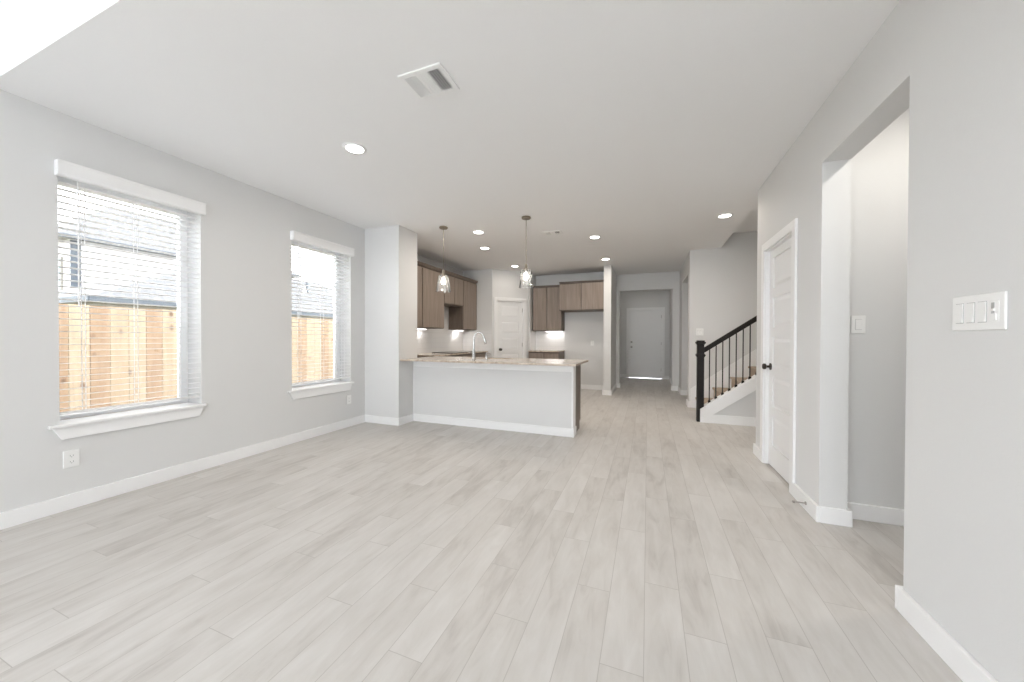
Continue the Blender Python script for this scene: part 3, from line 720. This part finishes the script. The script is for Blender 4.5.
t = Thing('stair_railing', 'black wooden newel post and handrail with thin iron balusters on the stair stringer', 'railing', (.715, 5.76, 0))
nx, ny = .715, 5.762; h = .045
m = MB(); m.box(nx - h, nx + h, ny - h, ny + h, 0, 1.125)
m.box(nx - .052, nx + .052, ny - .052, ny + .052, 1.115, 1.130).box(nx - .062, nx + .062, ny - .062, ny + .062, 1.130, 1.155).box(nx - .050, nx + .050, ny - .050, ny + .050, 1.155, 1.175)
m.box(nx - .060, nx + .060, ny - .060, ny + .060, .950, .972).box(nx - .052, nx + .052, ny - .052, ny + .052, .935, .985)
t.part('newel_post', m, BLACKM, bevel=.004)
ra, rb = (nx + h, 1.035), (x9, 1.035 + .70 * (x9 - nx - h))
m = MB(); m.prism([(ra[0], ra[1] - .04), (rb[0], rb[1] - .04), (rb[0], rb[1] + .038), (ra[0], ra[1] + .038)], 1, ny - .028, ny + .028)
t.part('handrail', m, BLACKM, bevel=.010)
for i in range(27):
    x = .832 + i * .0825
    if x > x9 - .05: break
    zb = line(x) + .004; zt = ra[1] + .70 * (x - ra[0]) - .03
    b = t.part('baluster', MB().box(x - .0065, x + .0065, ny - .0065, ny + .0065, zb, zt), IRON)
    t.part('shoe', MB().prism([(x - .016, zb - .008), (x + .016, zb + .012), (x + .014, zb + .030), (x - .014, zb + .030)], 1, ny - .015, ny + .015), IRON, parent=b)

# ---------------------------------------------------------------- outside
G = -.30
o = solo('ground', MB().box(-60, -4.2, -40, 60, G - .1, G), DIRT, 'strip of dry grass ground between the house and the fence', 'ground'); 
o['kind'] = 'structure'
del o['label']; del o['category']
t = Thing('wooden_fence', 'new knotty wooden picket fence seen through both windows', 'fence', (-5.35, 4, G))
fx = -5.35; pts = []
m = MB(); y = -6.0; i = 0
while y < 16:
    m.box(fx - .009 - (.0 if i % 2 else .002), fx + .009, y + .002, y + .143, G + .03, 1.525 + rnd.uniform(-.004, .004)); y += .145; i += 1
t.part('pickets', m, FENCEM)
m = MB()
for z in (.05, .75, 1.4): m.box(fx - .05, fx - .012, -6, 16, z - .045, z + .045)
t.part('rails', m, FENCEM)
for k in range(9): t.part('post', MB().box(fx - .14, fx - .051, -5.5 + k * 2.4, -5.41 + k * 2.4, G, 1.45), FENCEM)

def hip_house(label, x1, x0, y0, y1, ze, zr, rx, ry0, ry1, wall, windows=True, over=.45, corner=False):
    """x1: the wall facing us, x0 the far wall; ridge along y at x = rx from ry0 to ry1"""
    t = Thing('house', label, 'house', ((x0 + x1) / 2, (y0 + y1) / 2, G))
    t.part('wall', MB().box(x0, x1, y0, y1, G, ze - .02), wall)
    b = MB(); bm = b.bm; e = [(x1 + over, y0 - over), (x1 + over, y1 + over), (x0 - over, y1 + over), (x0 - over, y0 - over)]
    lo = [bm.verts.new((p[0], p[1], ze)) for p in e]; r0 = bm.verts.new((rx, ry0, zr)); r1 = bm.verts.new((rx, ry1, zr))
    for f in ((lo[0], lo[1], r1, r0), (lo[1], lo[2], r1), (lo[2], lo[3], r0, r1), (lo[3], lo[0], r0)): bm.faces.new(f)
    bm.faces.new(lo[::-1]); t.part('roof', b, SHING)
    m = MB(); xo_, yo, yo1 = x1 + over, y0 - over, y1 + over
    m.box(xo_, xo_ + .03, yo, yo1, ze - .16, ze + .02).box(x0 - over, xo_, yo - .03, yo, ze - .16, ze + .02)
    t.part('gutter', m, DKTRIM)
    t.part('soffit', MB().box(x0 - over, xo_ - .01, yo + .01, yo1, ze - .12, ze - .03), SIDEB)
    return t
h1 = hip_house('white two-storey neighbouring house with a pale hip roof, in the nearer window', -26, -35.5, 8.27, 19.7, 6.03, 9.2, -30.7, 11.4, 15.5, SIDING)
h1.part('corner_board', MB().box(-26, -25.96, 8.27, 8.62, G, 5.86), DKTRIM)
w_ = h1.part('window', MB().box(-28.0, -26.7, 8.20, 8.27, 3.3, 5.1), SIDEB)
h1.part('pane', MB().box(-27.9, -26.8, 8.17, 8.21, 3.4, 5.0), PGLASS, parent=w_)
h1.part('downspout', MB().box(-29.1, -29.0, 8.17, 8.27, G, 5.8), VINYL)
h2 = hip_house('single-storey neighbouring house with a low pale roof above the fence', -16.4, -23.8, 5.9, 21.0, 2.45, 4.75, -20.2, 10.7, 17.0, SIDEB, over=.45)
h2.part('vent_pipe', MB().lathe([(.06, 3.6), (.06, 4.45)], (-18.5, 14.9, 0), n=12), DKTRIM, smooth=True)
